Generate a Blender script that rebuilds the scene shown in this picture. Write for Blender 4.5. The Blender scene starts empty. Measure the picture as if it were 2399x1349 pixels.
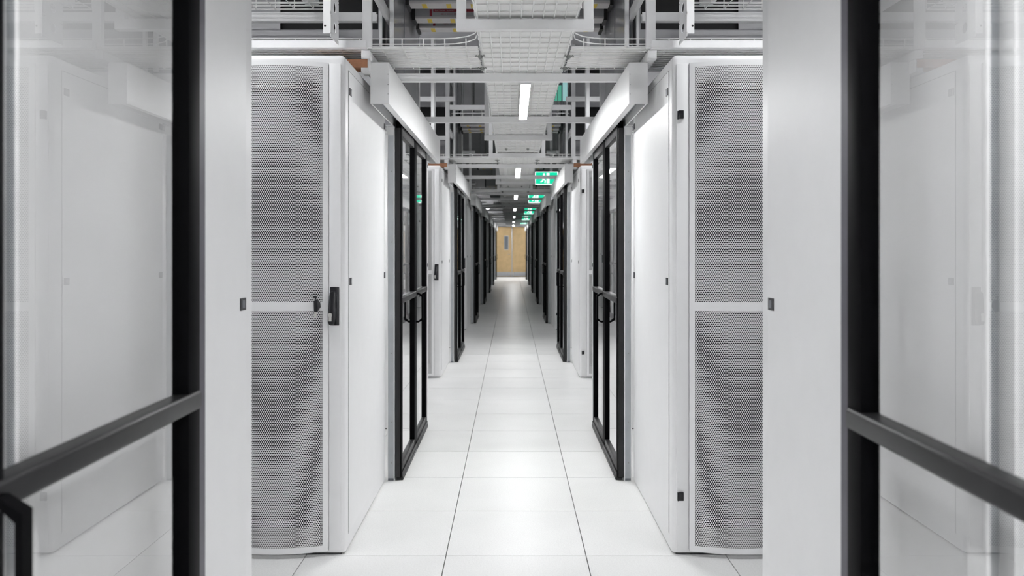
import bpy, bmesh, math
import numpy as np
from mathutils import Vector, Matrix

# ------------------------------------------------------------------ camera, world, exposure
scene = bpy.context.scene
COL = scene.collection
FPX, W_PX, H_PX = 1929.0, 2399.0, 1349.0
VPX, VPY = 1198.4, 579.0
EYE = 1.3207
cam_d = bpy.data.cameras.new('camera')
cam = bpy.data.objects.new('camera', cam_d)
COL.objects.link(cam)
scene.camera = cam
cam.location = (0, 0, EYE)
cam.rotation_euler = (math.pi / 2, 0, 0)
cam_d.sensor_fit = 'HORIZONTAL'
cam_d.sensor_width = 36.0
cam_d.lens = 36.0 * FPX / W_PX
cam_d.shift_x = (W_PX / 2 - VPX) / W_PX
cam_d.shift_y = (VPY - H_PX / 2) / W_PX
cam_d.clip_start = 0.05
cam_d.clip_end = 200
cam_d.dof.use_dof = True
cam_d.dof.focus_distance = 3.9
cam_d.dof.aperture_fstop = 4.4

world = bpy.data.worlds.new('world')
scene.world = world
world.use_nodes = True
world.node_tree.nodes['Background'].inputs[0].default_value = (0.9, 0.95, 1.0, 1)
world.node_tree.nodes['Background'].inputs[1].default_value = 0.05

vs = scene.view_settings
vs.view_transform = 'Standard'
vs.look = 'None'
vs.gamma = 1.0
vs.use_curve_mapping = False
vs.exposure = 1.04
cy = scene.cycles
cy.use_light_tree = False
cy.max_bounces = 7
cy.diffuse_bounces = 4
cy.glossy_bounces = 4
cy.transmission_bounces = 4
cy.transparent_max_bounces = 10
cy.caustics_reflective = False
cy.caustics_refractive = False
cy.sample_clamp_indirect = 10.0

# lamp strengths (emission of the diffusers), per block of cabinets 1..8
CORRIDOR_LAMP = {0: 150, 1: 44, 2: 70, 3: 68, 4: 18, 5: 8, 6: 7, 7: 28, 8: 125}
AISLE_LAMP = {0: 150, 1: 90, 2: 39, 3: 42, 4: 7, 5: 2, 6: 1.5, 7: 2, 8: 8, 9: 58}

# ------------------------------------------------------------------ materials
def new_mat(name):
    m = bpy.data.materials.new(name)
    m.use_nodes = True
    nt = m.node_tree
    return m, nt, nt.nodes['Principled BSDF']

def mat(name, col, rough=0.5, metal=0.0, var=0.03, scale=30.0, bump=0.0, bscale=None, spec=0.5):
    m, nt, b = new_mat(name)
    b.inputs['Roughness'].default_value = rough
    b.inputs['Metallic'].default_value = metal
    b.inputs['Specular IOR Level'].default_value = spec
    tc = nt.nodes.new('ShaderNodeTexCoord')
    nz = nt.nodes.new('ShaderNodeTexNoise')
    nz.inputs['Scale'].default_value = scale
    nz.inputs['Detail'].default_value = 3.0
    nt.links.new(tc.outputs['Object'], nz.inputs['Vector'])
    rp = nt.nodes.new('ShaderNodeValToRGB')
    c0 = [max(0, c * (1 - var)) for c in col]
    c1 = [min(1, c * (1 + var)) for c in col]
    rp.color_ramp.elements[0].position = 0.3
    rp.color_ramp.elements[1].position = 0.7
    rp.color_ramp.elements[0].color = (*c0, 1)
    rp.color_ramp.elements[1].color = (*c1, 1)
    nt.links.new(nz.outputs['Fac'], rp.inputs['Fac'])
    nt.links.new(rp.outputs['Color'], b.inputs['Base Color'])
    if bump > 0:
        n2 = nt.nodes.new('ShaderNodeTexNoise')
        n2.inputs['Scale'].default_value = bscale or scale * 8
        nt.links.new(tc.outputs['Object'], n2.inputs['Vector'])
        bp = nt.nodes.new('ShaderNodeBump')
        bp.inputs['Strength'].default_value = bump
        bp.inputs['Distance'].default_value = 0.001
        nt.links.new(n2.outputs['Fac'], bp.inputs['Height'])
        nt.links.new(bp.outputs['Normal'], b.inputs['Normal'])
    return m

def emis(name, col, strength):
    m = bpy.data.materials.new(name)
    m.use_nodes = True
    nt = m.node_tree
    for n in list(nt.nodes):
        if n.type == 'BSDF_PRINCIPLED':
            nt.nodes.remove(n)
    e = nt.nodes.new('ShaderNodeEmission')
    e.inputs[0].default_value = (*col, 1)
    e.inputs[1].default_value = strength
    nt.links.new(e.outputs[0], nt.nodes['Material Output'].inputs['Surface'])
    return m

def glass_mat(name, tint=(0.945, 0.945, 0.945), gain=1.5):
    # clear pane: mirror reflection by Fresnel on the outer face, straight transmission otherwise
    m = bpy.data.materials.new(name)
    m.use_nodes = True
    nt = m.node_tree
    for n in list(nt.nodes):
        if n.type == 'BSDF_PRINCIPLED':
            nt.nodes.remove(n)
    tr = nt.nodes.new('ShaderNodeBsdfTransparent')
    tr.inputs[0].default_value = (*tint, 1)
    gl = nt.nodes.new('ShaderNodeBsdfGlossy')
    gl.inputs['Roughness'].default_value = 0.0
    gl.inputs['Color'].default_value = (1, 1, 1, 1)
    fr = nt.nodes.new('ShaderNodeFresnel')
    fr.inputs['IOR'].default_value = 1.52
    geo = nt.nodes.new('ShaderNodeNewGeometry')
    inv = nt.nodes.new('ShaderNodeMath'); inv.operation = 'SUBTRACT'
    inv.inputs[0].default_value = 1.0
    nt.links.new(geo.outputs['Backfacing'], inv.inputs[1])
    mu = nt.nodes.new('ShaderNodeMath'); mu.operation = 'MULTIPLY'
    nt.links.new(fr.outputs[0], mu.inputs[0])
    nt.links.new(inv.outputs[0], mu.inputs[1])
    m2 = nt.nodes.new('ShaderNodeMath'); m2.operation = 'MULTIPLY'; m2.use_clamp = True
    m2.inputs[1].default_value = gain
    nt.links.new(mu.outputs[0], m2.inputs[0])
    mx = nt.nodes.new('ShaderNodeMixShader')
    nt.links.new(m2.outputs[0], mx.inputs[0])
    nt.links.new(tr.outputs[0], mx.inputs[1])
    nt.links.new(gl.outputs[0], mx.inputs[2])
    nt.links.new(mx.outputs[0], nt.nodes['Material Output'].inputs['Surface'])
    return m

def tile_mat():
    m, nt, b = new_mat('floor_tile_vinyl')
    tc = nt.nodes.new('ShaderNodeTexCoord')
    geo = nt.nodes.new('ShaderNodeNewGeometry')
    n1 = nt.nodes.new('ShaderNodeTexNoise'); n1.inputs['Scale'].default_value = 2.2; n1.inputs['Detail'].default_value = 4
    n2 = nt.nodes.new('ShaderNodeTexNoise'); n2.inputs['Scale'].default_value = 160; n2.inputs['Detail'].default_value = 2
    nt.links.new(geo.outputs['Position'], n1.inputs['Vector'])
    nt.links.new(geo.outputs['Position'], n2.inputs['Vector'])
    r1 = nt.nodes.new('ShaderNodeValToRGB')
    r1.color_ramp.elements[0].color = (0.85, 0.85, 0.84, 1)
    r1.color_ramp.elements[1].color = (0.90, 0.90, 0.89, 1)
    r1.color_ramp.elements[0].position = 0.3; r1.color_ramp.elements[1].position = 0.7
    nt.links.new(n1.outputs['Fac'], r1.inputs['Fac'])
    r2 = nt.nodes.new('ShaderNodeValToRGB')
    r2.color_ramp.elements[0].color = (0.93, 0.93, 0.93, 1)
    r2.color_ramp.elements[1].color = (1, 1, 1, 1)
    r2.color_ramp.elements[0].position = 0.35; r2.color_ramp.elements[1].position = 0.6
    nt.links.new(n2.outputs['Fac'], r2.inputs['Fac'])
    mx = nt.nodes.new('ShaderNodeMix'); mx.data_type = 'RGBA'; mx.blend_type = 'MULTIPLY'
    mx.inputs['Factor'].default_value = 1.0
    nt.links.new(r1.outputs['Color'], mx.inputs['A'])
    nt.links.new(r2.outputs['Color'], mx.inputs['B'])
    nt.links.new(mx.outputs['Result'], b.inputs['Base Color'])
    b.inputs['Roughness'].default_value = 0.34
    b.inputs['Specular IOR Level'].default_value = 0.2
    return m

M = {
    'white': mat('white_powder_coat', (0.86, 0.86, 0.865), 0.42, var=0.01, scale=12, bump=0.05, bscale=900),
    'white2': mat('white_paint_smooth', (0.88, 0.88, 0.88), 0.38, var=0.01, scale=10),
    'strut': mat('white_strut_paint', (0.87, 0.87, 0.875), 0.5, var=0.02, scale=14, spec=0.25),
    'wire': mat('white_wire_coating', (0.88, 0.88, 0.87), 0.5, var=0.01, spec=0.2),
    'liner': mat('white_plastic_liner', (0.90, 0.90, 0.89), 0.6, var=0.02, scale=6, spec=0.15),
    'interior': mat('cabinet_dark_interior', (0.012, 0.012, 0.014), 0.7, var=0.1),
    'equip': mat('dark_equipment_face', (0.012, 0.012, 0.015), 0.6, var=0.3, scale=18),
    'frameshade': mat('shaded_inner_frame_grey', (0.22, 0.22, 0.225), 0.5, var=0.05),
    'black': mat('black_powder_coat', (0.0025, 0.0025, 0.003), 0.5, var=0.1, scale=20, spec=0.03),
    'blackp': mat('black_plastic', (0.01, 0.01, 0.013), 0.3, var=0.1),
    'rubber': mat('black_rubber', (0.006, 0.006, 0.007), 0.6, var=0.1),
    'graph': mat('graphite_rail', (0.02, 0.02, 0.021), 0.4, var=0.1, scale=20, spec=0.3),
    'lilac': mat('purple_grey_edge_seal', (0.07, 0.066, 0.085), 0.4, var=0.08),
    'galv': mat('galvanised_steel', (0.42, 0.44, 0.46), 0.45, metal=0.35, var=0.08, scale=9),
    'grey': mat('grey_sheet_metal', (0.42, 0.42, 0.44), 0.28, var=0.06, scale=3, spec=0.6),
    'gpanel': mat('grey_containment_panel', (0.38, 0.38, 0.40), 0.12, var=0.05, scale=2, spec=0.7),
    'dgrey': mat('dark_blue_grey_panel', (0.16, 0.17, 0.19), 0.3, var=0.08, scale=3),
    'seam': mat('panel_seam_grey', (0.28, 0.28, 0.28), 0.7, var=0.05),
    'joint': mat('floor_joint_grey', (0.16, 0.155, 0.15), 0.8, var=0.1),
    'wood': mat('orange_brown_timber', (0.46, 0.215, 0.115), 0.6, var=0.18, scale=22),
    'door': mat('light_oak_veneer', (0.66, 0.47, 0.24), 0.45, var=0.08, scale=5),
    'steel': mat('brushed_steel', (0.55, 0.56, 0.58), 0.3, metal=0.8, var=0.06, scale=30),
    'chrome': mat('bright_lock_metal', (0.75, 0.74, 0.72), 0.22, metal=1.0, var=0.04),
    'lock': mat('satin_lock_metal', (0.72, 0.71, 0.68), 0.35, metal=0.4, var=0.05),
    'zinc': mat('dull_zinc', (0.34, 0.35, 0.34), 0.4, metal=0.5, var=0.2, scale=120),
    'yellow': mat('yellow_mark', (0.72, 0.52, 0.03), 0.5, var=0.1),
    'red': mat('dark_red_print', (0.30, 0.03, 0.045), 0.5, var=0.1),
    'pale': mat('pale_print', (0.62, 0.60, 0.60), 0.5, var=0.02),
    'wall': mat('pale_wall_paint', (0.84, 0.84, 0.85), 0.7, var=0.03, scale=2),
    'endwall': mat('light_grey_end_wall', (0.50, 0.50, 0.51), 0.7, var=0.03, scale=2),
    'ceil': mat('grey_ceiling', (0.42, 0.42, 0.44), 0.7, var=0.06, scale=1.5),
    'tile': tile_mat(),
    'glass': glass_mat('clear_door_glass'),
    'vglass': mat('door_vision_glass', (0.16, 0.18, 0.21), 0.08, var=0.05),
    'green': emis('exit_green_lit', (0.01, 0.64, 0.36), 0.60),
    'pict': emis('exit_white_lit', (0.85, 1.0, 0.95), 0.8),
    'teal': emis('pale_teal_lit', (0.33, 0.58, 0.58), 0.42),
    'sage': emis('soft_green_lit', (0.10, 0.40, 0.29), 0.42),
}

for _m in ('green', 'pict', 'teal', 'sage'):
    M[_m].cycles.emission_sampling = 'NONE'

# ------------------------------------------------------------------ mesh helpers
class MB:
    def __init__(s):
        s.v, s.f, s.m = [], [], []
    def poly(s, pts, m=0):
        b = len(s.v)
        s.v += [tuple(p) for p in pts]
        s.f.append(tuple(range(b, b + len(pts))))
        s.m.append(m)
    def box(s, x0, y0, z0, x1, y1, z1, m=0):
        x0, x1 = min(x0, x1), max(x0, x1)
        y0, y1 = min(y0, y1), max(y0, y1)
        z0, z1 = min(z0, z1), max(z0, z1)
        b = len(s.v)
        s.v += [(x0, y0, z0), (x1, y0, z0), (x1, y1, z0), (x0, y1, z0),
                (x0, y0, z1), (x1, y0, z1), (x1, y1, z1), (x0, y1, z1)]
        for q in ((0, 3, 2, 1), (4, 5, 6, 7), (0, 1, 5, 4), (1, 2, 6, 5), (2, 3, 7, 6), (3, 0, 4, 7)):
            s.f.append(tuple(b + i for i in q)); s.m.append(m)
        return s
    def tube(s, pts, r, n=6, m=0, cap=True, closed=False):
        pts = [Vector(p) for p in pts]
        k = len(pts)
        b = len(s.v)
        for i, p in enumerate(pts):
            if closed:
                d = (pts[(i + 1) % k] - pts[i - 1]).normalized()
            else:
                d = (pts[min(i + 1, k - 1)] - pts[max(i - 1, 0)]).normalized()
            up = Vector((0, 0, 1)) if abs(d.z) < 0.9 else Vector((1, 0, 0))
            u = d.cross(up).normalized(); w = d.cross(u).normalized()
            for j in range(n):
                a = 2 * math.pi * (j + 0.5) / n
                s.v.append(tuple(p + u * (r * math.cos(a)) + w * (r * math.sin(a))))
        for i in range(k if closed else k - 1):
            i2 = (i + 1) % k
            for j in range(n):
                j2 = (j + 1) % n
                s.f.append((b + i * n + j, b + i2 * n + j, b + i2 * n + j2, b + i * n + j2)); s.m.append(m)
        if cap and not closed:
            s.f.append(tuple(b + j for j in range(n))); s.m.append(m)
            s.f.append(tuple(b + (k - 1) * n + j for j in reversed(range(n)))); s.m.append(m)
        return s
    def prism(s, poly, axis, a, b_, m=0):
        # poly: 2-D points in the plane across axis ('x': (y,z), 'y': (x,z), 'z': (x,y))
        def P(p, t):
            return {'x': (t, p[0], p[1]), 'y': (p[0], t, p[1]), 'z': (p[0], p[1], t)}[axis]
        b = len(s.v); n = len(poly)
        s.v += [P(p, a) for p in poly] + [P(p, b_) for p in poly]
        s.f.append(tuple(b + i for i in range(n))); s.m.append(m)
        s.f.append(tuple(b + n + i for i in reversed(range(n)))); s.m.append(m)
        for i in range(n):
            j = (i + 1) % n
            s.f.append((b + i, b + n + i, b + n + j, b + j)); s.m.append(m)
        return s
    def mesh(s, name, mats, bevel=0.0, seg=2, mirror=False, smooth=False):
        me = bpy.data.meshes.new(name)
        v = [(-x, y, z) for x, y, z in s.v] if mirror else s.v
        me.from_pydata(v, [], s.f)
        for mm in mats:
            me.materials.append(M[mm] if isinstance(mm, str) else mm)
        for p, i in zip(me.polygons, s.m):
            p.material_index = i
        bm = bmesh.new(); bm.from_mesh(me)
        bmesh.ops.recalc_face_normals(bm, faces=bm.faces)
        if bevel > 0:
            es = [e for e in bm.edges if len(e.link_faces) == 2 and e.calc_face_angle(0) > 0.5]
            bmesh.ops.bevel(bm, geom=es, offset=bevel, segments=seg, profile=0.5, affect='EDGES')
        bm.to_mesh(me); bm.free()
        if smooth or bevel > 0:
            me.shade_smooth()
            me.set_sharp_from_angle(angle=math.radians(40))
        return me
    def build(s, name, mats, parent=None, loc=None, **kw):
        if isinstance(mats, str) or not isinstance(mats, (list, tuple)):
            mats = [mats]
        return link(name, s.mesh(name, mats, **kw), parent, loc)

def link(name, me, parent=None, loc=None):
    o = bpy.data.objects.new(name, me)
    COL.objects.link(o)
    if parent is not None:
        o.parent = parent
    if loc is not None:
        o.location = loc
    return o

def thing(name, label, cat, group=None, loc=(0, 0, 0), rz=0.0):
    o = bpy.data.objects.new(name, None)
    COL.objects.link(o)
    o.empty_display_size = 0.1
    o.location = loc; o.rotation_euler = (0, 0, rz)
    tag(o, label, cat, group)
    return o

def tag(o, label=None, cat=None, group=None, kind=None):
    if label: o['label'] = label
    if cat: o['category'] = cat
    if group: o['group'] = group
    if kind: o['kind'] = kind
    return o

def copy_tree(o, parent=None, kids=None):
    if kids is None:
        kids = {}
        for q in bpy.data.objects:
            if q.parent: kids.setdefault(q.parent.name, []).append(q)
    c = o.copy(); COL.objects.link(c)
    c.parent = parent
    for ch in kids.get(o.name, []):
        copy_tree(ch, c, kids)
    return c

class Proto:
    """a thing and its parts; the first placement moves the original, later ones copy it"""
    def __init__(s, root):
        s.root, s.used = root, False
        s.kids = {}
        for q in bpy.data.objects:
            if q.parent: s.kids.setdefault(q.parent.name, []).append(q)
    def place(s, loc, label, group=None, rz=0.0):
        r = s.root if not s.used else copy_tree(s.root, None, s.kids)
        s.used = True
        r.location = loc; r.rotation_euler = (0, 0, rz)
        r['label'] = label
        if group: r['group'] = group
        return r

ORD = ['zeroth', 'first', 'second', 'third', 'fourth', 'fifth', 'sixth', 'seventh', 'eighth', 'ninth']
CX = -0.012                       # middle line of the corridor
HALF = 0.70                       # half its clear width
PITCH = 4.8
def YF(k): return 3.535 + PITCH * (k - 2)     # front of block k
RACK_D, RACK_H, RACK_W = 1.115, 2.148, 0.60
B_FRONT = 3.55                    # far face of a block, from its front
Y_END = 37.0
SIDE = {-1: 'left', 1: 'right'}
ZC = 3.45                         # ceiling

# ------------------------------------------------------------------ room shell
fl = MB().box(-4.2, -7.6, -0.12, 4.2, Y_END + 0.1, -0.02).build('floor', 'joint')
tag(fl, 'raised floor of square white tiles with thin grey joints', None, None, 'structure')
TX0, TY0, TS, GAP = -0.281, 3.524, 0.6, 0.0042
tile_me = MB().box(GAP / 2, GAP / 2, -0.02, TS - GAP / 2, TS - GAP / 2, 0.0).mesh('floor_tile', ['tile'])
near = MB()
for j in range(-18, 56):
    y0 = TY0 + TS * j
    if y0 + TS > Y_END: continue
    for i in range(-6, 7):
        x0 = TX0 + TS * i
        if j in range(-2, 15) and i in range(-3, 4):
            link('floor_tile', tile_me, fl, (x0, y0, 0))
        else:
            near.box(x0 + GAP / 2, y0 + GAP / 2, -0.02, x0 + TS - GAP / 2, y0 + TS - GAP / 2, 0.0)
o = near.build('outlying_tiles', 'tile', fl); o['kind'] = 'stuff'
tag(MB().box(-4.2, -7.6, ZC, 4.2, Y_END + 0.1, ZC + 0.1).build('ceiling', 'ceil'), 'grey ceiling above the cable trays', None, None, 'structure')
tag(MB().box(-4.3, -7.6, -0.02, -4.2, Y_END, ZC).build('wall_left', 'wall'), 'pale wall beyond the left cabinet rows', None, None, 'structure')
tag(MB().box(4.2, -7.6, -0.02, 4.3, Y_END, ZC).build('wall_right', 'wall'), 'pale wall beyond the right cabinet rows', None, None, 'structure')
tag(MB().box(-4.2, -7.7, -0.02, 4.2, -7.6, ZC).build('wall_back', 'wall'), 'pale wall behind the camera', None, None, 'structure')
wf = MB()
DX0, DX1, DZ = -0.92, 0.96, 2.28
wf.box(-4.2, Y_END, 0, DX0, Y_END + 0.1, ZC)
wf.box(DX1, Y_END, 0, 4.2, Y_END + 0.1, ZC)
wf.box(DX0, Y_END, DZ, DX1, Y_END + 0.1, ZC)
tag(wf.build('wall_far', 'endwall'), 'light grey end wall of the corridor around the wooden doors', None, None, 'structure')
# double door
dr = bpy.data.objects.new('door_1', None); COL.objects.link(dr); dr.location = (0.02, Y_END, 0)
tag(dr, 'pale wooden double door closing the far end of the corridor', None, None, 'structure')
MB().box(-0.94, -0.02, 0, -0.90, 0.08, DZ).box(0.90, -0.02, 0, 0.94, 0.08, DZ).box(-0.94, -0.02, DZ - 0.04, 0.94, 0.08, DZ).build('door_frame', 'steel', dr)
for s in (-1, 1):
    lf = MB().box(s * 0.006, 0.0, 0.01, s * 0.895, 0.045, DZ - 0.045).build('door_leaf', 'door', dr)
    MB().box(s * 0.07, -0.006, 0.03, s * 0.86, 0.0, 0.21).build('kick_plate', 'steel', lf)
    MB().box(s * 0.006, -0.012, 0.02, s * 0.06, 0.0, 0.2).build('flush_bolt', 'chrome', lf)
    if s < 0:
        MB().box(-0.355, -0.008, 1.20, -0.155, 0.0, 1.84).build('vision_frame', 'steel', lf)
        MB().box(-0.335, -0.010, 1.23, -0.175, -0.008, 1.81).build('vision_pane', 'vglass', lf)
        MB().tube([(-0.09, 0, 1.0), (-0.09, -0.05, 1.0), (-0.19, -0.05, 1.0)], 0.011, 8).build('lever_handle', 'chrome', lf)
MB().box(-0.018, -0.012, 0.01, 0.018, 0.0, DZ - 0.045).build('meeting_strip', 'steel', dr)

# ------------------------------------------------------------------ server cabinets
def rack_body_mesh():
    hw = RACK_W / 2 - 0.003
    bm = bmesh.new()
    bmesh.ops.create_cube(bm, size=1.0)
    for v in bm.verts:
        v.co = ((v.co.x) * 2 * hw, (v.co.y + 0.5) * RACK_D, 0.010 + (v.co.z + 0.5) * (RACK_H - 0.010))
    es = [e for e in bm.edges if (abs(e.verts[0].co.y) < 1e-5 and abs(e.verts[1].co.y) < 1e-5 and e.verts[0].co.z + e.verts[1].co.z > 0.1)
          or (e.verts[0].co.z > 2 and e.verts[1].co.z > 2)]
    bmesh.ops.bevel(bm, geom=es, offset=0.022, segments=5, profile=0.5, affect='EDGES')
    bm.faces.ensure_lookup_table()
    front = max((f for f in bm.faces if f.normal.y < -0.99), key=lambda f: f.calc_area())
    r = bmesh.ops.inset_individual(bm, faces=[front], thickness=0.02)
    inner = front
    for v in inner.verts:
        v.co.x = math.copysign(0.196, v.co.x)
        v.co.z = 0.118 if v.co.z < 1 else 2.028
    ex = bmesh.ops.extrude_discrete_faces(bm, faces=[inner])
    nf = ex['faces'][0]
    for v in nf.verts:
        v.co.y += 0.16
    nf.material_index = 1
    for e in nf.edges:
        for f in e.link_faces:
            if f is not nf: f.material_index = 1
    me = bpy.data.meshes.new('cabinet_body')
    bmesh.ops.recalc_face_normals(bm, faces=bm.faces)
    bm.to_mesh(me); bm.free()
    me.materials.append(M['white']); me.materials.append(M['interior'])
    me.shade_smooth(); me.set_sharp_from_angle(angle=math.radians(35))
    return me

BULGE, DHW = 0.040, 0.226
def bow(x): return -(0.010 + BULGE * (1 - (x / DHW) ** 2))

def perf_mesh():
    p = 0.0091; pz = p * math.sqrt(3) / 2; R = p / math.sqrt(3); r = 0.00372
    nx = int(0.412 / p); nz = int(1.013 / pz)
    x0 = -nx * p / 2
    V, F = [], []
    ang = np.radians(30 + 60 * np.arange(6))
    ox, oz = R * np.cos(ang), R * np.sin(ang)
    hx, hz = r * np.cos(ang), r * np.sin(ang)
    cx, cz = [], []
    for j in range(nz):
        sh = 0.0 if j % 2 == 0 else 0.5
        c = x0 + (np.arange(nx) + 0.25 + sh) * p
        cx.append(c); cz.append(np.full(nx, (j + 0.5) * pz))
    cx = np.concatenate(cx); cz = np.concatenate(cz); n = len(cx)
    X = np.concatenate([cx[:, None] + ox[None], cx[:, None] + hx[None]], 1)
    Z = np.concatenate([cz[:, None] + oz[None], cz[:, None] + hz[None]], 1)
    Yv = -(0.010 + BULGE * (1 - (X / DHW) ** 2))
    verts = np.stack([X, Yv, Z], -1).reshape(-1, 3).astype(np.float32)
    q = np.array([[i, (i + 1) % 6, 6 + (i + 1) % 6, 6 + i] for i in range(6)])
    faces = (q[None] + (np.arange(n) * 12)[:, None, None]).reshape(-1, 4)
    me = bpy.data.meshes.new('perforated_sheet')
    me.vertices.add(len(verts)); me.vertices.foreach_set('co', verts.ravel())
    nf = len(faces)
    me.loops.add(nf * 4); me.loops.foreach_set('vertex_index', faces.ravel().astype(np.int32))
    me.polygons.add(nf)
    me.polygons.foreach_set('loop_start', (np.arange(nf) * 4).astype(np.int32))
    me.polygons.foreach_set('loop_total', np.full(nf, 4, np.int32))
    me.update(calc_edges=True); me.validate()
    me.materials.append(M['white'])
    return me, nz * pz

def curved(mb, x0, x1, z0, z1, off=0.0005, th=0.003, n=12):
    xs = [x0 + (x1 - x0) * i / n for i in range(n + 1)]
    b = len(mb.v)
    for x in xs:
        y = bow(x) - off
        mb.v += [(x, y, z0), (x, y, z1), (x, y + th, z0), (x, y + th, z1)]
    for i in range(n):
        a, c = b + 4 * i, b + 4 * (i + 1)
        for q in ((a, c, c + 1, a + 1), (a + 2, a + 3, c + 3, c + 2), (a, a + 2, c + 2, c), (a + 1, c + 1, c + 3, a + 3)):
            mb.f.append(q); mb.m.append(0)
    e = b + 4 * n
    mb.f.append((b, b + 1, b + 3, b + 2)); mb.m.append(0)
    mb.f.append((e, e + 2, e + 3, e + 1)); mb.m.append(0)

body_me = rack_body_mesh()
sheet_me, sheet_h = perf_mesh()
Z_LO, Z_UP = 0.043, 1.085
Z_TOP = Z_UP + sheet_h
df = MB()
curved(df, -DHW, DHW, 0.020, Z_LO + 0.003)
curved(df, -DHW, DHW, Z_LO + sheet_h - 0.003, Z_UP + 0.003)
curved(df, -DHW, DHW, Z_TOP - 0.003, Z_TOP + 0.016)
for s in (-1, 1):
    curved(df, s * 0.2045, s * DHW, 0.020, Z_TOP + 0.016, n=3)
    df.box(s * DHW, bow(DHW), 0.020, s * (DHW - 0.002), 0.0, Z_TOP + 0.016)
door_me = df.mesh('door_frame', ['white'], smooth=True)

def make_rack(front, lock_side=True):
    r = thing('server_cabinet', 'white server cabinet', 'cabinet')
    link('cabinet_body', body_me, r)
    MB().box(-0.28, 0.015, 0.0, 0.28, RACK_D - 0.02, 0.0105).build('plinth', 'rubber', r)
    for s in (-1, 1):
        hw = RACK_W / 2 - 0.003
        pn = MB().box(s * hw, 0.075, 0.070, s * (hw + 0.003), RACK_D - 0.012, 2.092).build('side_panel', 'white', r, bevel=0.001, seg=1)
        g = MB()
        x0, x1 = s * (hw - 0.001), s * (hw + 0.0006)
        g.box(x0, 0.071, 0.066, x1, 0.0745, 2.096); g.box(x0, 0.071, 2.0925, x1, RACK_D - 0.02, 2.096)
        g.build('shadow_gap', 'seam', pn)
        for yy, zz in ((0.105, 2.005), (0.105, 1.170), (1.080, 1.995), (1.080, 1.165)):
            x2 = s * (hw + 0.003)
            fr = MB().box(x2, yy - 0.021, zz - 0.016, x2 + s * 0.0025, yy + 0.021, zz + 0.016)
            fr.box(x2 + s * 0.0024, yy - 0.008, zz - 0.010, x2 + s * 0.004, yy + 0.010, zz + 0.010, 1)
            fr.build('panel_latch', ['blackp', 'dgrey'], pn)
    if front:
        d = link('front_door', door_me, r)
        o = link('perforated_sheet', sheet_me, d, (0, 0, Z_LO)); o['kind'] = 'stuff'
        o = link('perforated_sheet', sheet_me, d, (0, 0, Z_UP)); o['kind'] = 'stuff'
        # flat closing strips beside the bowed door
        for s in (-1, 1):
            MB().box(s * 0.229, -0.007, 0.022, s * 0.281, 0.001, Z_TOP + 0.014).build('edge_strip', 'white', r, bevel=0.004, seg=2)
        h = MB().box(0.236, -0.014, 0.986, 0.274, -0.006, 1.150).build('swing_handle', 'blackp', r, bevel=0.002)
        lv = MB()
        lv.prism([(0.238, 1.128), (0.246, 1.132), (0.258, 1.132), (0.265, 1.126), (0.263, 1.02), (0.257, 0.992), (0.236, 0.990), (0.231, 1.0), (0.233, 1.06)], 'y', -0.034, -0.0135)
        lv.build('lever', 'blackp', h, bevel=0.003)
        lk = MB().tube([(0.241, -0.034, 1.032), (0.241, -0.040, 1.032)], 0.0085, 12)
        lk.box(0.235, -0.038, 1.006, 0.247, -0.034, 1.032)
        lk.build('lock_cylinder', 'lock', h)
        for zz in (1.888, 0.255):
            MB().box(-0.272, -0.018, zz - 0.018, -0.252, -0.006, zz + 0.018).box(-0.278, -0.016, zz - 0.020, -0.272, -0.004, zz + 0.016).build('hinge', 'blackp', r, bevel=0.0015)
        MB().box(-0.205, -0.0035, 0.03, 0.205, -0.0005, 0.118).box(-0.205, -0.0035, 2.028, 0.205, -0.0005, 2.105).box(-0.207, -0.0035, 0.118, -0.192, -0.0005, 2.028).box(0.192, -0.0035, 0.118, 0.207, -0.0005, 2.028).build('shaded_inner_frame', 'frameshade', r)  # white backing behind the sheet, its shade put into the grey colour
        # dark equipment faces behind the perforated door
        eq = MB()
        z = 0.13
        hs = [0.30, 0.12, 0.40, 0.09, 0.22, 0.36, 0.14, 0.24]
        for i, hgt in enumerate(hs):
            eq.box(-0.19, 0.10 + 0.012 * (i % 3), z, 0.19, 0.158, z + hgt - 0.006); z += hgt
        eq.build('equipment_front', 'equip', r)
    rd = MB()
    for s in (-1, 1):
        rd.box(s * 0.003, RACK_D, 0.03, s * 0.285, RACK_D + 0.016, 2.11)
    rd.build('rear_door', 'white', r, bevel=0.003)
    MB().box(-0.02, RACK_D + 0.016, 0.98, 0.02, RACK_D + 0.03, 1.15).build('rear_handle', 'blackp', r, bevel=0.002)
    return r

rackA = Proto(make_rack(True))
rackB = Proto(make_rack(False))
for k in range(1, 9):
    for s in (-1, 1):
        nrow = 2 if k in (2, 3) else 1
        xs = CX + s * (HALF + RACK_W / 2)
        sd = SIDE[s]
        if k >= 2:
            for n in range(nrow):
                if n == 0:
                    ex = {(-1): 'closed by a black swing handle', 1: 'with two black hinges by the aisle'}[s]
                    lab = f'white cabinet with bowed perforated door, {sd} of aisle, {ORD[k]} block'
                    if k == 2:
                        lab = f'large white cabinet {ex}, nearest perforated front on the {sd}'
                else:
                    lab = f'white cabinet behind the aisle-side one, {sd} near row of {ORD[k]} block'
                rackA.place((xs + s * 0.612 * n, YF(k), 0), lab, 'cabinets with perforated doors facing the camera')
        lab = f'white cabinet showing its plain side panel, {sd} far row of {ORD[k]} block'
        if k == 1:
            lab = f'nearest white cabinet side panel on the {sd}, beside the open glass door'
        rackB.place((xs, YF(k) + B_FRONT, 0), lab, 'cabinets in the far rows of the blocks', math.pi)

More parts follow.
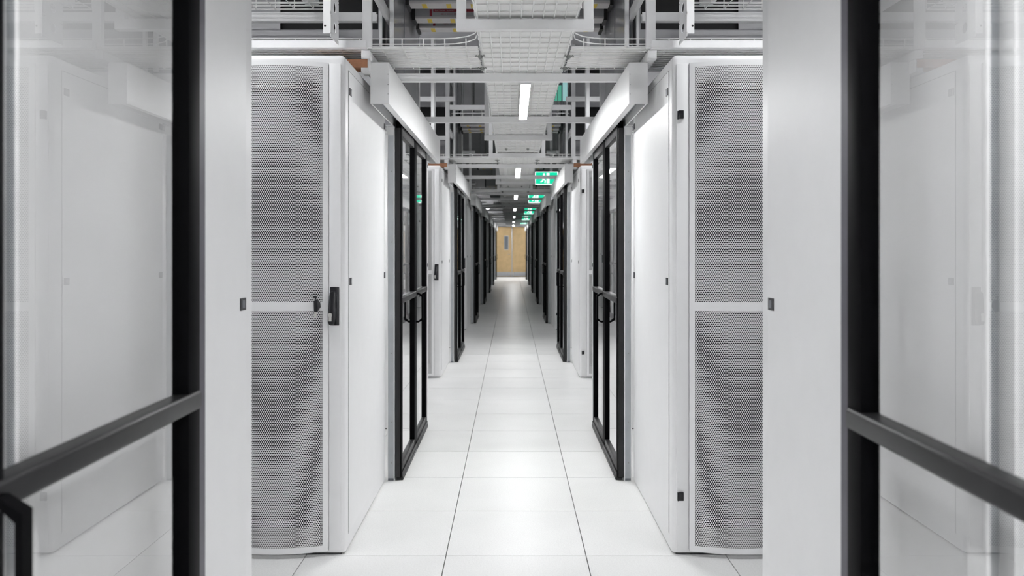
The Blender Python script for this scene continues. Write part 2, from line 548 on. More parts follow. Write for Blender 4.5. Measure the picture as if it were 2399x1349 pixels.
# key left on the left cabinet door
key = thing('key_bunch', 'black key fob with silver tip hanging on the left perforated cabinet door', 'key', None, (-0.829, YF(2) - 0.026, 1.07))
kb = MB()
kb.prism([(-0.010, -0.022), (0.004, -0.026), (0.010, -0.014), (0.017, -0.004), (0.014, 0.016), (0.006, 0.026), (-0.004, 0.030), (-0.011, 0.018)], 'y', -0.016, 0.0)
kb.tube([(-0.004, -0.008, 0.028), (-0.006, -0.008, 0.046)], 0.003, 6)
kb.tube([(-0.014, -0.008, 0.040), (0.004, -0.008, 0.042)], 0.0028, 6)
kb.build('fob', 'blackp', key, bevel=0.002)
MB().tube([(-0.004, -0.008, -0.022), (-0.006, -0.008, -0.048)], 0.0055, 8).build('key_blade', 'lock', key)

# ------------------------------------------------------------------ sliding glass doors of the hot aisles
LEAF_L, LEAF_H = 0.695, 2.035
LEAF_X = 0.612                       # corridor face of a leaf, from the middle line
def make_leaf(s, handle):
    """built for the left side (corridor towards +x), mirrored for the right; y = 0 is the near edge"""
    mir = s > 0
    r = thing('sliding_door_leaf', 'sliding glass door leaf', 'door')
    T, SW = 0.034, 0.058
    def B(name, mb, m, par=r, **kw): return mb.build(name, m, par, mirror=mir, **kw)
    for y0 in (0.0, LEAF_L - SW):
        st = B('stile', MB().box(-T, y0, 0.014, 0, y0 + SW, LEAF_H), 'black', bevel=0.002)
    if not handle:
        B('edge_seal', MB().box(-T, -0.012, 0.02, -0.006, -0.0005, LEAF_H - 0.04), 'rubber')
    else:
        B('edge_seal', MB().box(-T + 0.004, LEAF_L + 0.0005, 0.02, -0.001, LEAF_L + 0.030, LEAF_H - 0.04), 'lilac')
    B('top_rail', MB().box(-T, SW, LEAF_H - 0.075, -0.002, LEAF_L - SW, LEAF_H), 'graph', bevel=0.002)
    br = B('bottom_rail', MB().box(-T, SW, 0.014, -0.001, LEAF_L - SW, 0.085), 'graph', bevel=0.002)
    B('floor_guide', MB().box(-T + 0.004, 0.004, 0.002, 0.010, LEAF_L - 0.004, 0.022).box(0.0, 0.0, 0.022, 0.007, LEAF_L, 0.045), 'graph', br, bevel=0.001)
    rl = MB().prism([(-T + 0.004, 0.999), (0.002, 0.999), (0.006, 1.004), (0.006, 1.031), (0.002, 1.036), (-T + 0.004, 1.036)], 'y', 0.008, LEAF_L - 0.008)
    B('middle_rail', rl, 'graph', bevel=0.0015)
    for z0, z1 in ((0.080, 1.002), (1.034, LEAF_H - 0.07)):
        B('glass_pane', MB().box(-0.022, SW - 0.006, z0, -0.016, LEAF_L - SW + 0.006, z1), 'glass')
    if handle:
        hd = B('pull_handle', MB(), 'black') if False else None
        for sx, nm in ((1, 'pull_handle'), (-1, 'inner_pull_handle')):
            x0 = 0.0 if sx > 0 else -T
            xo = x0 + sx * 0.045
            path = [(x0, 0.03, 1.024), (x0 + sx * 0.016, 0.03, 1.024), (xo, 0.03, 1.006), (xo, 0.03, 0.846), (x0 + sx * 0.016, 0.03, 0.828), (x0, 0.03, 0.828)]
            hb = MB()
            w2, t2 = 0.011, 0.006
            inn = []
            c = Vector((x0, 0, 0.926))
            for (x, y, z) in path:
                zi = z - 0.012 if z > 0.926 else z + 0.012
                xi = x - sx * 0.009 if abs(x - x0) > 0.02 else x
                inn.append((xi, y, zi))
            b = len(hb.v)
            for yy in (0.03 - w2, 0.03 + w2):
                for p in path: hb.v.append((p[0], yy, p[2]))
                for p in inn: hb.v.append((p[0], yy, p[2]))
            n = len(path)
            for i in range(n - 1):
                o1, o2, i1, i2 = i, i + 1, n + i, n + i + 1
                O = 2 * n
                hb.f += [(o1, o2, i2, i1), (O + o1, O + i1, O + i2, O + o2), (o1, O + o1, O + o2, o2), (i1, i2, O + i2, O + i1)]
                hb.m += [0] * 4
            hb.f += [(0, n, 3 * n, 2 * n), (n - 1, 3 * n - 1, 4 * n - 1, 2 * n - 1)]; hb.m += [0, 0]
            B(nm, hb, 'black')
    return r

leaf_plain = {s: Proto(make_leaf(s, False)) for s in (-1, 1)}
leaf_pull = {s: Proto(make_leaf(s, True)) for s in (-1, 1)}
D_NEAR = 1.131                     # near edge of a closed pair, from block front
OPEN = {(1, -1): 0.393, (1, 1): 0.215}
for k in range(1, 9):
    for s in (-1, 1):
        x = CX + s * LEAF_X
        y = YF(k) + D_NEAR
        mid = y + LEAF_L
        op = OPEN.get((k, s), 0.0)
        g = 'sliding glass doors along the corridor'
        if k > 1:
            leaf_plain[s].place((x, y, 0), f'black framed glass sliding door, near leaf, {SIDE[s]} side, {ORD[k]} block from camera', g)
        lab = f'black framed glass sliding door, far leaf with pull handle, {SIDE[s]} side, {ORD[k]} block'
        if k == 1:
            lab = f'large black framed glass door cut by the {SIDE[s]} edge of the picture'
        leaf_pull[s].place((x, mid + op + 0.001, 0), lab, g)

# headers over the doors
H_Y0, H_L, H_Z0, H_Z1 = 0.415, 2.82, 2.009, 2.205
def make_header(s):
    mir = s > 0
    r = thing('door_header', 'white header', 'header')
    xi, xo = 0.036, -0.052           # corridor side, rack side (left side built, x towards corridor)
    c = MB()
    c.prism([(xi, H_Z0), (xi, H_Z1), (xo, H_Z1), (xo, H_Z0), (xo + 0.006, H_Z0), (xo + 0.006, H_Z1 - 0.004), (xi - 0.004, H_Z1 - 0.004),
             (xi - 0.004, H_Z0 + 0.004), (xi - 0.030, H_Z0 + 0.004), (xi - 0.030, H_Z0)], 'y', 0.0, H_L)
    c.build('cover', 'white2', r, mirror=mir)
    for y in (-0.003, H_L):
        e = MB().box(xo - 0.001, y, H_Z0 - 0.001, xi + 0.001, y + 0.003, H_Z1 + 0.001).build('end_cap', 'white2', r, mirror=mir)
        for zz in (2.055, 2.10, 2.15):
            MB().tube([(xi - 0.004, y - 0.001, zz), (xi - 0.004, y + 0.004, zz)], 0.0022, 8).build('screw', 'zinc', e, mirror=mir)
    MB().box(-0.046, 0.01, H_Z0 + 0.05, 0.0, H_L - 0.01, H_Z0 + 0.09).build('roller_track', 'galv', r, mirror=mir)
    return r
hdr = {s: Proto(make_header(s)) for s in (-1, 1)}
for k in range(1, 9):
    for s in (-1, 1):
        hdr[s].place((CX + s * LEAF_X, YF(k) + H_Y0, 0), f'long white box header over the {SIDE[s]} sliding doors of the {ORD[k]} block', 'door headers along the corridor')

# jamb posts between cabinet and door
def make_post():
    r = thing('door_post', 'post', 'post')
    MB().box(-0.016, 0.004, 0.012, 0.016, 0.010, 1.955).build('steel_web', 'galv', r)
    for s in (-1, 1):
        MB().box(s * 0.016, 0.0, 0.0, s * 0.022, 0.045, 2.0).build('flange', 'white2', r)
    MB().box(-0.022, 0.0, 1.955, 0.022, 0.045, 2.005).build('top_bracket', 'white2', r)
    MB().box(-0.020, 0.002, 0.0, 0.020, 0.04, 0.012).build('foot_plate', 'dgrey', r)
    for zz in (0.10, 0.33, 0.72, 1.35, 1.75):
        MB().tube([(0.003, 0.002, zz), (0.003, 0.005, zz)], 0.004, 8).build('bolt', 'zinc', r)
    return r
post = Proto(make_post())
for k in range(1, 9):
    for s in (-1, 1):
        x = CX + s * 0.671
        if k > 1:
            post.place((x, YF(k) + RACK_D + 0.010, 0), f'slim grey steel door post with white edges, near jamb, {SIDE[s]} side, {ORD[k]} block', 'door posts')
        if k <= 3:
            post.place((x, YF(k) + B_FRONT - RACK_D - 0.020, 0), f'slim grey steel door post with white edges, far jamb, {SIDE[s]} side, {ORD[k]} block', 'door posts', math.pi)

# ------------------------------------------------------------------ overhead steelwork
ST = 0.041
Z_B = 2.208                       # underside of the strut on top of the headers
def single(name, mb, m, label, cat, group=None, **kw):
    o = mb.build(name, m, None, **kw)
    # origin at the thing's lower middle
    me = o.data
    co = np.empty(len(me.vertices) * 3); me.vertices.foreach_get('co', co); co = co.reshape(-1, 3)
    c = (co.min(0) + co.max(0)) / 2; c[2] = co[:, 2].min()
    me.transform(Matrix.Translation(-Vector(c))); o.location = c
    tag(o, label, cat, group)
    return o

def strut_x(x0, x1, y, z, h=ST, d=ST):
    # channel across: face towards the camera, lighter return lip below
    mb = MB()
    mb.prism([(y, z), (y + d, z), (y + d, z + h), (y + d - 0.003, z + h), (y + d - 0.003, z + 0.003), (y + 0.003, z + 0.003), (y + 0.003, z + h), (y, z + h)], 'x', min(x0, x1), max(x0, x1))
    return mb

for k in range(1, 9):
    y = YF(k)
    bl = f'{ORD[k]} block'
    for s in (-1, 1):
        sd = SIDE[s]
        X = lambda a: CX + s * a
        single('ledge_strut', MB().box(X(0.656), y + 0.345, Z_B, X(0.697), y + 3.2, Z_B + ST), 'strut',
               f'white strut lying lengthwise on the {sd} cabinet tops, {bl}', 'strut', 'struts along the cabinet tops', bevel=0.002)
        if k <= 4:
            single('cross_strut', strut_x(X(0.655), X(2.6), y + 0.240, 2.236, 0.033), 'strut',
                   f'white cross strut over the {sd} cabinets at the front of the {bl}', 'strut', 'cross struts over the cabinets')
            single('upright_strut', MB().box(X(0.640), y + 0.292, 2.252, X(0.682), y + 0.327, ZC), 'strut',
                   f'white vertical strut rising from the {sd} cabinet tops, {bl}', 'strut', 'vertical struts', bevel=0.002)
            # folded hanger plate with round holes
            r = thing('hanger_plate', f'white folded hanger plate with round holes above the {sd} cabinet, {bl}', 'bracket', 'hanger plates')
            r.location = (X(0.778), y + 0.05, 2.24)
            pl = MB()
            # web in the y-z plane, cut as strips round the holes
            wy0, wy1 = 0.0, 0.165
            zt = ZC - 2.24
            nseg = 16
            holes = [0.057 + 0.09 * i for i in range(int((zt - 0.1) / 0.09))]
            R = 0.0225
            def web(xa, xb):
                yc = 0.085
                z_prev = 0.0
                for hz in holes:
                    za, zb = hz - 0.04, hz + 0.04
                    if za > z_prev: pl.box(xa, wy0, z_prev, xb, wy1, za)
                    ring = [(yc + R * math.cos(2 * math.pi * i / nseg), hz + R * math.sin(2 * math.pi * i / nseg)) for i in range(nseg)]
                    out = []
                    for i in range(nseg):
                        a = 2 * math.pi * i / nseg
                        cxx, szz = math.cos(a), math.sin(a)
                        t = 1 / max(abs(cxx) / (0.5 * (wy1 - wy0)), abs(szz) / 0.04)
                        out.append((0.5 * (wy0 + wy1) + cxx * t, hz + szz * t))
                    b = len(pl.v)
                    for xx in (xa, xb):
                        pl.v.extend([(xx, p[0], p[1]) for p in out] + [(xx, p[0], p[1]) for p in ring])
                    n = nseg
                    for i in range(n):
                        j = (i + 1) % n
                        pl.f += [(b + i, b + j, b + n + j, b + n + i), (b + 2 * n + i, b + 3 * n + i, b + 3 * n + j, b + 2 * n + j), (b + n + i, b + n + j, b + 3 * n + j, b + 3 * n + i)]
                        pl.m += [0] * 3
                    z_prev = zb
                pl.box(xa, wy0, z_prev, xb, wy1, zt)
            web(0.0, s * -0.003)
            pl.build('web', 'strut', r)
            fz = 0.012
            MB().box(s * -0.003, 0.0, fz, s * 0.030, 0.003, zt).build('flange', 'white2', r)
            for zz in (0.045, 0.17, 0.30):
                MB().tube([(s * 0.022, -0.001, zz), (s * 0.022, 0.002, zz)], 0.0045, 10).build('bolt_hole', 'rubber', r)
        if k <= 3:
            single('upper_ledge_strut', MB().box(X(0.640), y + 0.335, 2.53, X(0.662), y + 2.2, 2.585), 'strut',
                   f'upper white lengthwise strut above the {sd} door header, {bl}', 'strut', 'upper struts', bevel=0.002)
            single('upper_cross_strut', strut_x(X(0.70), X(2.6), y + 0.80, 2.512, 0.045), 'strut',
                   f'upper white cross strut in front of the {sd} air duct, {bl}', 'strut', 'upper struts')
            for yy in (0.835, 1.015):
                single('panel_post', MB().box(X(0.676), y + yy, 2.25, X(0.690), y + yy + 0.03, ZC), 'strut',
                       f'thin white post beside the {sd} containment panel, {"near" if yy < 0.9 else "far"} one, {bl}', 'post', 'panel posts')
            single('infill_panel', MB().box(X(0.684), y + 0.872, 2.252, X(0.690), y + 1.013, ZC), 'dgrey',
                   f'narrow dark grey infill panel between white posts above the {sd} header, {bl}', 'panel', 'infill panels')
            # air duct with black intake
            r = thing('air_duct', f'grey sheet metal air duct with black opening above the {sd} cabinets, {bl}', 'duct', 'air ducts')
            r.location = (X(0.72), y + 1.06, 2.30)
            d = MB()
            L, Hh, Dd = 2.4, 1.0, 0.9
            a0, a1, b0, b1 = 0.012, 0.56, 0.235, 0.62
            S = lambda v: s * v
            d.box(S(0), 0, 0, S(L), 0.01, b0); d.box(S(0), 0, b1, S(L), 0.01, Hh)
            d.box(S(0), 0, b0, S(a0), 0.01, b1); d.box(S(a1), 0, b0, S(L), 0.01, b1)
            d.box(S(0), 0.01, 0, S(L), Dd, 0.01); d.box(S(0), 0.01, Hh - 0.01, S(L), Dd, Hh)
            d.box(S(0), 0.01, 0.01, S(0.01), Dd, Hh - 0.01); d.box(S(L - 0.01), 0.01, 0.01, S(L), Dd, Hh - 0.01)
            d.build('casing', 'grey', r)
            MB().box(S(0.012), 0.04, b0 - 0.06, S(a1 + 0.12), 0.045, b1 + 0.05).build('intake_screen', 'rubber', r)
            for zz in (0.06, 0.12, 0.17):
                MB().box(S(0.02), -0.004, zz, S(L), 0.0, zz + 0.008).build('stiffening_rib', 'grey', r)
            # upper basket over the cabinets
            t = thing('cable_basket', f'white wire cable basket high above the {sd} cabinets, {bl}', 'cable tray', 'upper cable baskets')
            t.location = (X(0.92), y + 0.46, 2.562)
            wm = MB(); Lx, Wy = 1.7, 0.30
            for i in range(6): wm.tube([(0, i * Wy / 5, 0), (S(Lx), i * Wy / 5, 0)], 0.0028, 5)
            for h in (0.03, 0.06):
                for yy in (0, Wy): wm.tube([(0, yy, h), (S(Lx), yy, h)], 0.0028, 5)
            n = int(Lx / 0.1)
            for i in range(n + 1):
                xx = S(i * 0.1)
                wm.tube([(xx, 0, 0.06), (xx, 0, 0), (xx, Wy, 0), (xx, Wy, 0.06)], 0.0028, 5)
            wm.build('wire_mesh', 'wire', t)
            for xx in (0.3, 1.3):
                for yy in (-0.006, Wy + 0.006): MB().tube([(S(xx), yy, -0.004), (S(xx), yy, ZC - 2.562)], 0.004, 6).build('hanger_rod', 'zinc', t)
            MB().box(S(0.06), 0.03, 0.006, S(0.13), 0.25, 0.075).build('junction_box', 'white2', t, bevel=0.003)
            # glossy containment panel over the header
            r = thing('containment_panel', f'glossy grey containment panel above the {sd} sliding doors, {bl}', 'panel', 'containment panels')
            r.location = (X(0.618), y + 0.84, 2.255)
            P_L = 1.24
            MB().box(0, 0.018, 0, S(0.006), P_L, ZC - 2.255).build('panel_sheet', 'gpanel', r)
            for yy in (0.0, P_L):
                MB().box(S(-0.004), yy, 0, S(0.018), yy + 0.018, ZC - 2.255).build('mullion', 'strut', r)
            MB().box(S(-0.003), 0.45, 0, S(0.0), 0.456, ZC - 2.255).build('panel_joint', 'dgrey', r)
        # timber packers
        if not (k == 2 and s > 0) and k in (2, 3, 4):
            r = thing('timber_block', f'orange brown timber block under the {sd} strut end, {bl}', 'timber', 'timber packing blocks')
            r.location = (X(0.667), y + 0.345, RACK_H)
            MB().box(S2 := s * 0.0, 0, 0.019, s * 0.30, 0.10, 0.059).build('block', 'wood', r, bevel=0.001)
            MB().tube([(s * 0.02, -0.002, 0.039), (s * 0.02, 0.001, 0.039)], 0.006, 10).build('bolt_recess', 'wood', r)
            MB().box(-s * 0.006, 0.0, 0.0, -s * 0.001, 0.10, 0.0595).box(-s * 0.001, 0.0, 0.0, s * 0.03, 0.10, 0.0185).build('angle_cleat', 'white2', r)
    # beams between the headers
    for i, yb in enumerate((0.865, 2.325)):
        single('crossing_beam', strut_x(CX - 0.648, CX + 0.648, y + yb, Z_B), 'strut',
               f'white beam spanning the corridor, {("near", "far")[i]} one over the {bl} doors', 'beam', 'beams spanning the corridor')
    if k in (2, 3, 4):
        single('upper_crossing_beam', strut_x(CX - 0.636, CX + 0.636, y + 0.293, 2.766, 0.045), 'strut',
               f'high white beam crossing the corridor at the front of the {bl}', 'beam', 'high beams spanning the corridor')
        for s in (-1, 1):
            single('beam_stub', strut_x(CX + s * 0.58, CX + s * 0.95, y + 0.245, 2.845, 0.045), 'strut',
                   f'short white stub beam by the {SIDE[s]} upright, {bl}', 'beam', 'stub beams by the uprights')
        t = thing('crossing_basket', f'thin white wire basket hung under the high beam of the {bl}', 'cable tray', 'crossing baskets')
        t.location = (CX, y + 0.30, 2.69)
        wm = MB()
        for yy in (0.0, 0.10, 0.20):
            wm.tube([(-0.62, yy, 0.003), (0.62, yy, 0.003)], 0.003, 5)
        for yy in (0.0, 0.20):
            for h in (0.035, 0.07): wm.tube([(-0.62, yy, h), (0.62, yy, h)], 0.003, 5)
        for i in range(13):
            xx = -0.6 + i * 0.1
            wm.tube([(xx, 0, 0.075), (xx, 0, 0.003), (xx, 0.2, 0.003), (xx, 0.2, 0.075)], 0.003, 5)
        wm.build('wire_mesh', 'wire', t)
        for xx in (-0.5, 0.5):
            MB().tube([(xx, 0.1, 0.0), (xx, 0.1, ZC - 2.69)], 0.003, 6).build('hanger_rod', 'zinc', t)
    # trapeze hangers carrying the central basket
    for i, yb in enumerate((-0.185, 3.285)):
        if k == 1 and i == 0: continue
        r = thing('trapeze_hanger', f'white U shaped hanger under the central basket, {("before", "behind")[i]} the {bl}', 'bracket', 'trapeze hangers')
        r.location = (0.055, y + yb, Z_B)
        strut_x(-0.281, 0.281, 0.0, 0.0).build('crossbar', 'strut', r)
        for s in (-1, 1):
            MB().box(s * 0.279, 0.003, ST, s * 0.241, 0.038, ZC - Z_B).build('hanger_rod', 'strut', r, bevel=0.002)

# central basket, sections of one block each
TR_X0, TR_X1, TR_Z = -0.150, 0.275, 2.2525
def make_tray():
    r = thing('central_basket', 'basket', 'cable tray')
    w = MB(); n = 10; rr = 0.003
    L = PITCH - 0.01
    for i in range(n):
        x = TR_X0 + 0.012 + (TR_X1 - TR_X0 - 0.024) * i / (n - 1)
        w.tube([(x, 0, rr), (x, L, rr)], rr, 5)
    for s, xe in ((-1, TR_X0), (1, TR_X1)):
        for h in (0.03, 0.065):
            w.tube([(xe, 0, h), (xe, L, h)], rr, 5)
    for j in range(48):
        y = 0.05 + j * 0.1
        w.tube([(TR_X0 - 0.002, y, 0.07), (TR_X0 - 0.002, y, 0.022), (TR_X0 + 0.010, y, 0.006), (TR_X1 - 0.010, y, 0.006), (TR_X1 + 0.002, y, 0.022), (TR_X1 + 0.002, y, 0.07)], rr, 5)
    w.build('wire_mesh', 'wire', r)
    l = MB().box(TR_X0 + 0.006, 0.0, 0.0105, TR_X1 - 0.006, L, 0.0125)
    for xe, sg in ((TR_X0 + 0.006, 1), (TR_X1 - 0.006, -1)):
        l.box(xe, 0, 0.0125, xe + sg * 0.002, L, 0.05)
    l.build('liner', 'liner', r)
    for xx, yy in ((TR_X0 + 0.10, 4.66), (TR_X1 - 0.12, 4.66)):
        MB().tube([(xx, yy, 0.004), (xx, yy, -0.008)], 0.012, 10).tube([(xx, yy, -0.008), (xx, yy, -0.017)], 0.006, 8).build('clip', 'zinc', r)
    return r
tray = Proto(make_tray())
for k in range(1, 9):
    y0 = YF(k) - 0.40
    if y0 + PITCH > Y_END: continue
    tray.place((0, y0, TR_Z), f'white wire basket tray section over the middle of the corridor, {ORD[k]} from camera', 'central basket sections')

# branch baskets over the cabinets
def make_branch(s):
    mir = s > 0
    r = thing('branch_basket', 'branch', 'cable tray')
    w = MB(); n = 11; rr = 0.003
    Wd = 0.468
    L = 1.75
    xt = 0.0                                     # at the central basket edge, running to -x (left), mirrored for right
    for i in range(n):
        y = 0.012 + (Wd - 0.024) * i / (n - 1)
        w.tube([(xt, y, rr), (-L, y, rr)], rr, 5)
    for h in (0.020, 0.046):
        w.tube([(-0.002, -0.16, h + 0.002), (-0.012, -0.10, h), (-0.05, -0.045, h), (-0.11, -0.010, h), (-0.18, 0.0, h), (-L, 0.0, h)], rr, 5)
        w.tube([(xt, Wd, h), (-L, Wd, h)], rr, 5)
    x = -0.06
    while x > -L:
        y_in = 0.0
        w.tube([(x, y_in, 0.048), (x, y_in, 0.018), (x, 0.010, 0.006), (x, Wd - 0.010, 0.006), (x, Wd, 0.018), (x, Wd, 0.048)], rr, 5)
        x -= 0.1
    w.build('wire_mesh', 'wire', r, mirror=mir)
    MB().box(-0.004, 0.005, 0.0105, -L, Wd - 0.008, 0.0125).build('liner', 'liner', r, mirror=mir)
    for yy in (0.14, 0.41):
        c = MB().tube([(0.002, yy, 0.001), (0.002, yy, -0.012)], 0.011, 8).tube([(0.002, yy, -0.012), (0.002, yy, -0.020)], 0.006, 8).box(-0.024, yy - 0.004, -0.006, 0.026, yy + 0.004, -0.001)
        c.box(0.016, yy - 0.024, -0.006, 0.023, yy + 0.004, -0.001).box(-0.020, yy - 0.018, -0.006, -0.014, yy + 0.004, -0.001)
        c.build('clip', 'zinc', r, mirror=mir)
    return r
branch = {s: Proto(make_branch(s)) for s in (-1, 1)}
for k in range(1, 9):
    for s in (-1, 1):
        xe = TR_X0 - 0.004 if s < 0 else TR_X1 + 0.004
        branch[s].place((xe, YF(k) + 0.330, TR_Z), f'white wire basket branching {SIDE[s]} from the central tray over the {ORD[k]} block', 'branch baskets')

# busways high over the corridor
def make_busway(lettered):
    r = thing('busway', 'busway', 'busway')
    XL = 0.606
    MB().box(-XL + 0.02, 0, 0.012, XL - 0.02, 0.12, 0.16).build('trunk', 'grey', r)
    fl_ = MB().box(-XL + 0.02, -0.004, 0.0, XL - 0.02, 0.105, 0.012).build('bottom_flange', 'pale', r)
    for i in range(8):
        x = -0.50 + i * 0.143
        MB().box(x - 0.014, 0.01, -0.0012, x + 0.014, 0.095, 0.0).build('yellow_mark', 'yellow', fl_)
    for s in (-1, 1):
        MB().box(s * (XL - 0.02), -0.012, -0.012, s * XL, 0.122, 0.17).build('end_collar', 'rubber', r)
    for s in (-1, 1):
        MB().tube([(s * 0.45, 0.06, 0.16), (s * 0.45, 0.06, ZC - 2.742)], 0.005, 6).build('hanger_rod', 'zinc', r)
    if lettered:
        lb = MB().box(-0.475, -0.0015, 0.042, 0.30, 0.0, 0.058).box(-0.497, -0.0015, 0.014, -0.482, 0.0, 0.057).build('warning_label', 'red', r)
        for txt, zz, sz, mm, x in (('ELECTRICAL  BUSWAY', 0.0455, 0.012, 'pale', -0.465), ('400 A  415 V  50 Hz', 0.022, 0.014, 'red', -0.43)):
            c = bpy.data.curves.new('label_text', 'FONT'); c.body = txt; c.size = sz
            c.materials.append(M[mm])
            tmp = bpy.data.objects.new('tmp', c); COL.objects.link(tmp)
            me = bpy.data.meshes.new_from_object(tmp.evaluated_get(bpy.context.evaluated_depsgraph_get()))
            bpy.data.objects.remove(tmp)
            me.transform(Matrix.Rotation(math.pi / 2, 4, 'X'))
            link('label_text', me, lb, (x, -0.0025, zz))
    return r
bus_l, bus_p = Proto(make_busway(True)), Proto(make_busway(False))
for k in range(1, 8):
    for i, yy in enumerate((1.27, 1.585, 1.805)):
        (bus_p if i == 0 else bus_l).place((CX, YF(k) + yy, 2.742), f'grey overhead busway with yellow marks, {ORD[i + 1]} of three above the {ORD[k]} block', 'busways above the corridor')

# ------------------------------------------------------------------ lamps
def lamp(parent, loc, sx, sy, radiance, col, up=False):
    # the luminous face of a luminaire: an area lamp lying in its opening
    d = bpy.data.lights.new('lamp_glow', 'AREA')
    d.shape = 'RECTANGLE'; d.size = sx; d.size_y = sy
    d.color = col
    d.energy = radiance * math.pi * sx * sy
    o = bpy.data.objects.new('lamp_glow', d); COL.objects.link(o)
    o.parent = parent; o.location = loc
    o.visible_camera = True; o.visible_glossy = True; o.visible_transmission = True
    if up: o.rotation_euler = (math.pi, 0, 0)
    return o
def make_strip(k):
    r = thing('strip_light', 'strip', 'lamp')
    MB().box(-0.029, -0.002, 0.004, 0.029, 1.232, 0.040).build('housing', 'white2', r)
    MB().box(-0.027, 0.0, 0.001, 0.027, 1.23, 0.004).build('diffuser', 'liner', r)
    lamp(r, (0, 0.615, 0.0), 0.052, 1.226, CORRIDOR_LAMP[k], (0.99, 0.995, 1.0))
    return r
for k in range(0, 9):  # the one behind the camera is unseen, added to light front faces
    r = make_strip(k)
    r.location = (0.078, YF(k) + 0.965, 2.209)
    tag(r, f'lit white strip light under the central basket, {ORD[k]} from the camera' if k else 'unseen strip light added over the corridor behind the camera', 'lamp', 'corridor strip lights')
for k in range(0, 10):  # lamps out of view over the cold aisles; rear pair added as fill
    for s in (-1, 1):
        r = thing('aisle_light', f'strip light over the {SIDE[s]} cold aisle {f"before the {ORD[k]} block" if k else "well behind the camera, added as fill"}' if k < 9 else f'strip light over the {SIDE[s]} gap by the end wall', 'lamp', 'cold aisle strip lights')
        r.location = (CX + s * 0.95, YF(k) - 0.62, 3.02)
        MB().box(0, -0.045, 0.02, s * 1.3, 0.045, 0.06).box(0, -0.045, 0.0, s * 1.3, -0.040, 0.02).box(0, 0.040, 0.0, s * 1.3, 0.045, 0.02).build('housing', 'white2', r)
        MB().box(s * 0.01, -0.038, 0.008, s * 1.29, 0.038, 0.02).build('diffuser', 'liner', r)
        lamp(r, (s * 0.65, 0, 0.006), 1.27, 0.07, AISLE_LAMP[k], (0.98, 0.99, 1.0))
        MB().box(s * 0.01, -0.038, 0.0602, s * 1.29, 0.038, 0.064).build('added_upper_diffuser', 'liner', r)
        lamp(r, (s * 0.65, 0, 0.066), 1.27, 0.07, AISLE_LAMP[k] * 0.2, (0.98, 0.99, 1.0), True)  # upward glow added to brighten the ceiling
        for xx in (0.15, 1.15):
            MB().tube([(s * xx, 0, 0.06), (s * xx, 0, ZC - 3.02)], 0.004, 6).build('suspension_wire', 'zinc', r)

for k in (1, 2, 3):  # unseen lamps added to brighten the view through the glass doors
    for s in (-1, 1):
        r = thing('hot_aisle_fill', f'added fill light under the {SIDE[s]} air duct, behind the glass doors of the {ORD[k]} block', 'lamp', 'added hot aisle fill lights')
        r.location = (CX + s * 0.85, YF(k) + 1.66, 2.24)
        MB().box(0, -0.04, 0.012, s * 1.3, 0.04, 0.05).box(s * 0.2, -0.01, 0.05, s * 0.22, 0.01, 0.06).box(s * 1.1, -0.01, 0.05, s * 1.12, 0.01, 0.06).build('housing', 'white2', r)
        MB().box(s * 0.01, -0.032, 0.006, s * 1.29, 0.032, 0.012).build('diffuser', 'liner', r)
        lamp(r, (s * 0.65, 0, 0.004), 1.27, 0.06, 5 if k == 1 else 26, (0.98, 0.99, 1.0))

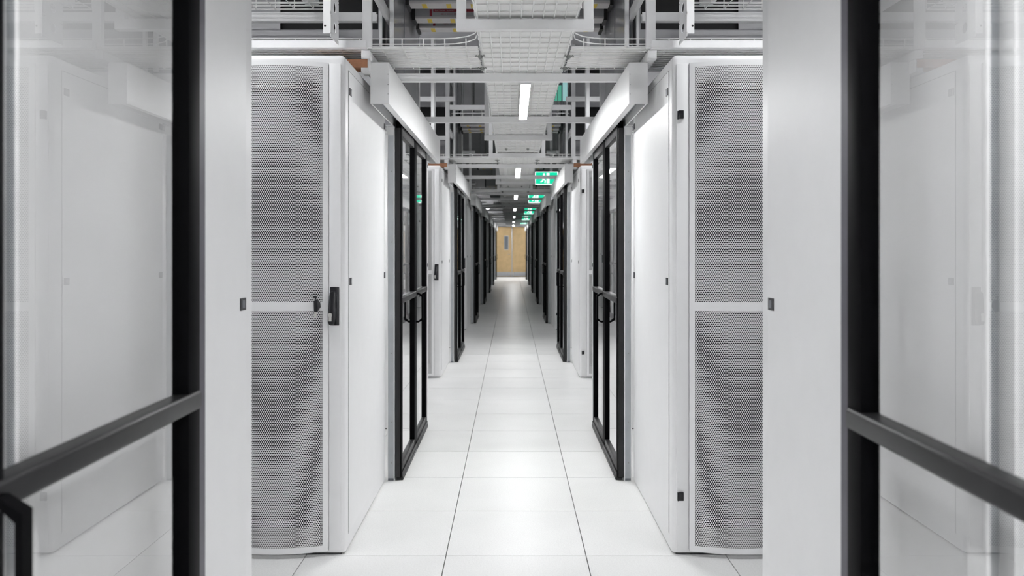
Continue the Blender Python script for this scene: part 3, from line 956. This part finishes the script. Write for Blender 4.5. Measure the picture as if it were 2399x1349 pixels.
# ------------------------------------------------------------------ exit signs
def man(mb, x, z, h, y):
    k = h
    mb.tube([(x + 0.02 * k, y, z + 0.92 * k), (x + 0.02 * k, y - 0.001, z + 0.92 * k)], 0.11 * k, 10)
    def limb(pts, w):
        for (a, b) in zip(pts[:-1], pts[1:]):
            ax, az, bx, bz = x + a[0] * k, z + a[1] * k, x + b[0] * k, z + b[1] * k
            dx, dz = bx - ax, bz - az
            l = math.hypot(dx, dz); nx, nz = -dz / l * w * k / 2, dx / l * w * k / 2
            mb.prism([(ax + nx, az + nz), (bx + nx, bz + nz), (bx - nx, bz - nz), (ax - nx, az - nz)], 'y', y - 0.001, y)
    limb([(0, 0.8), (-0.06, 0.42)], 0.22)
    limb([(-0.06, 0.45), (0.16, 0.28), (0.12, 0.02)], 0.11)
    limb([(-0.06, 0.45), (-0.14, 0.2), (-0.36, 0.12)], 0.11)
    limb([(0, 0.78), (0.24, 0.62), (0.36, 0.72)], 0.09)
    limb([(0, 0.78), (-0.22, 0.72), (-0.28, 0.52)], 0.09)
def make_exit():
    r = thing('exit_sign', 'exit', 'sign')
    z0, z1 = 0.0, 0.184
    p = MB().box(0, 0, z0, 0.33, 0.02, z1).build('sign_panel', 'green', r)
    MB().box(0, -0.0015, z0, 0.012, 0, z1).box(0.318, -0.0015, z0, 0.33, 0, z1).box(0.012, -0.0015, z0, 0.318, 0, z0 + 0.012).box(0.012, -0.0015, z1 - 0.008, 0.318, 0, z1).build('lit_border', 'pict', p)
    q = MB(); man(q, 0.125, z0 + 0.022, 0.135, -0.001)
    q.box(0.165, -0.0015, z0 + 0.022, 0.205, 0, z1 - 0.020)
    q.build('running_figure', 'pict', p)
    for x in (0.03, 0.30):
        MB().tube([(x, 0.01, 0.0), (x, 0.01, ZC - 2.212)], 0.003, 6).build('suspension_wire', 'zinc', r)
    return r
ex = Proto(make_exit())
for i, (k, yy) in enumerate(((3, 3.40), (4, 3.40), (5, 4.2), (6, 4.2), (7, 4.2))):
    ex.place((0.335, YF(k) + yy, 2.212), f'lit green exit sign with white running figure, {ORD[i + 1]} from the camera', 'exit signs on the right')
r = thing('lit_panels', 'small green and pale teal lit panels high behind the right tray edge', 'sign', None, (0.50, 9.0, 2.92))  # two small glowing panels, green and pale teal
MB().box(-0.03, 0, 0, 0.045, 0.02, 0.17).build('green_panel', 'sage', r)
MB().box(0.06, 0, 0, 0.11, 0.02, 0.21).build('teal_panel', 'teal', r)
MB().box(-0.03, 0.02, 0.0, 0.11, 0.03, ZC - 2.92).build('back_plate', 'dgrey', r)

# black cable behind the left header
pts = []
for i in range(13):
    t = i / 12
    pts.append((CX - 0.715 + 0.036 * t, YF(2) + 0.46 + 0.22 * t, RACK_H + 0.045 + 0.018 * math.sin(math.pi * min(1, t * 1.6)) - 0.05 * t * t))
single('power_cable', MB().tube(pts, 0.008, 8), 'rubber', 'short black cable drooping from the left cabinet top to the header', 'cable', smooth=True)
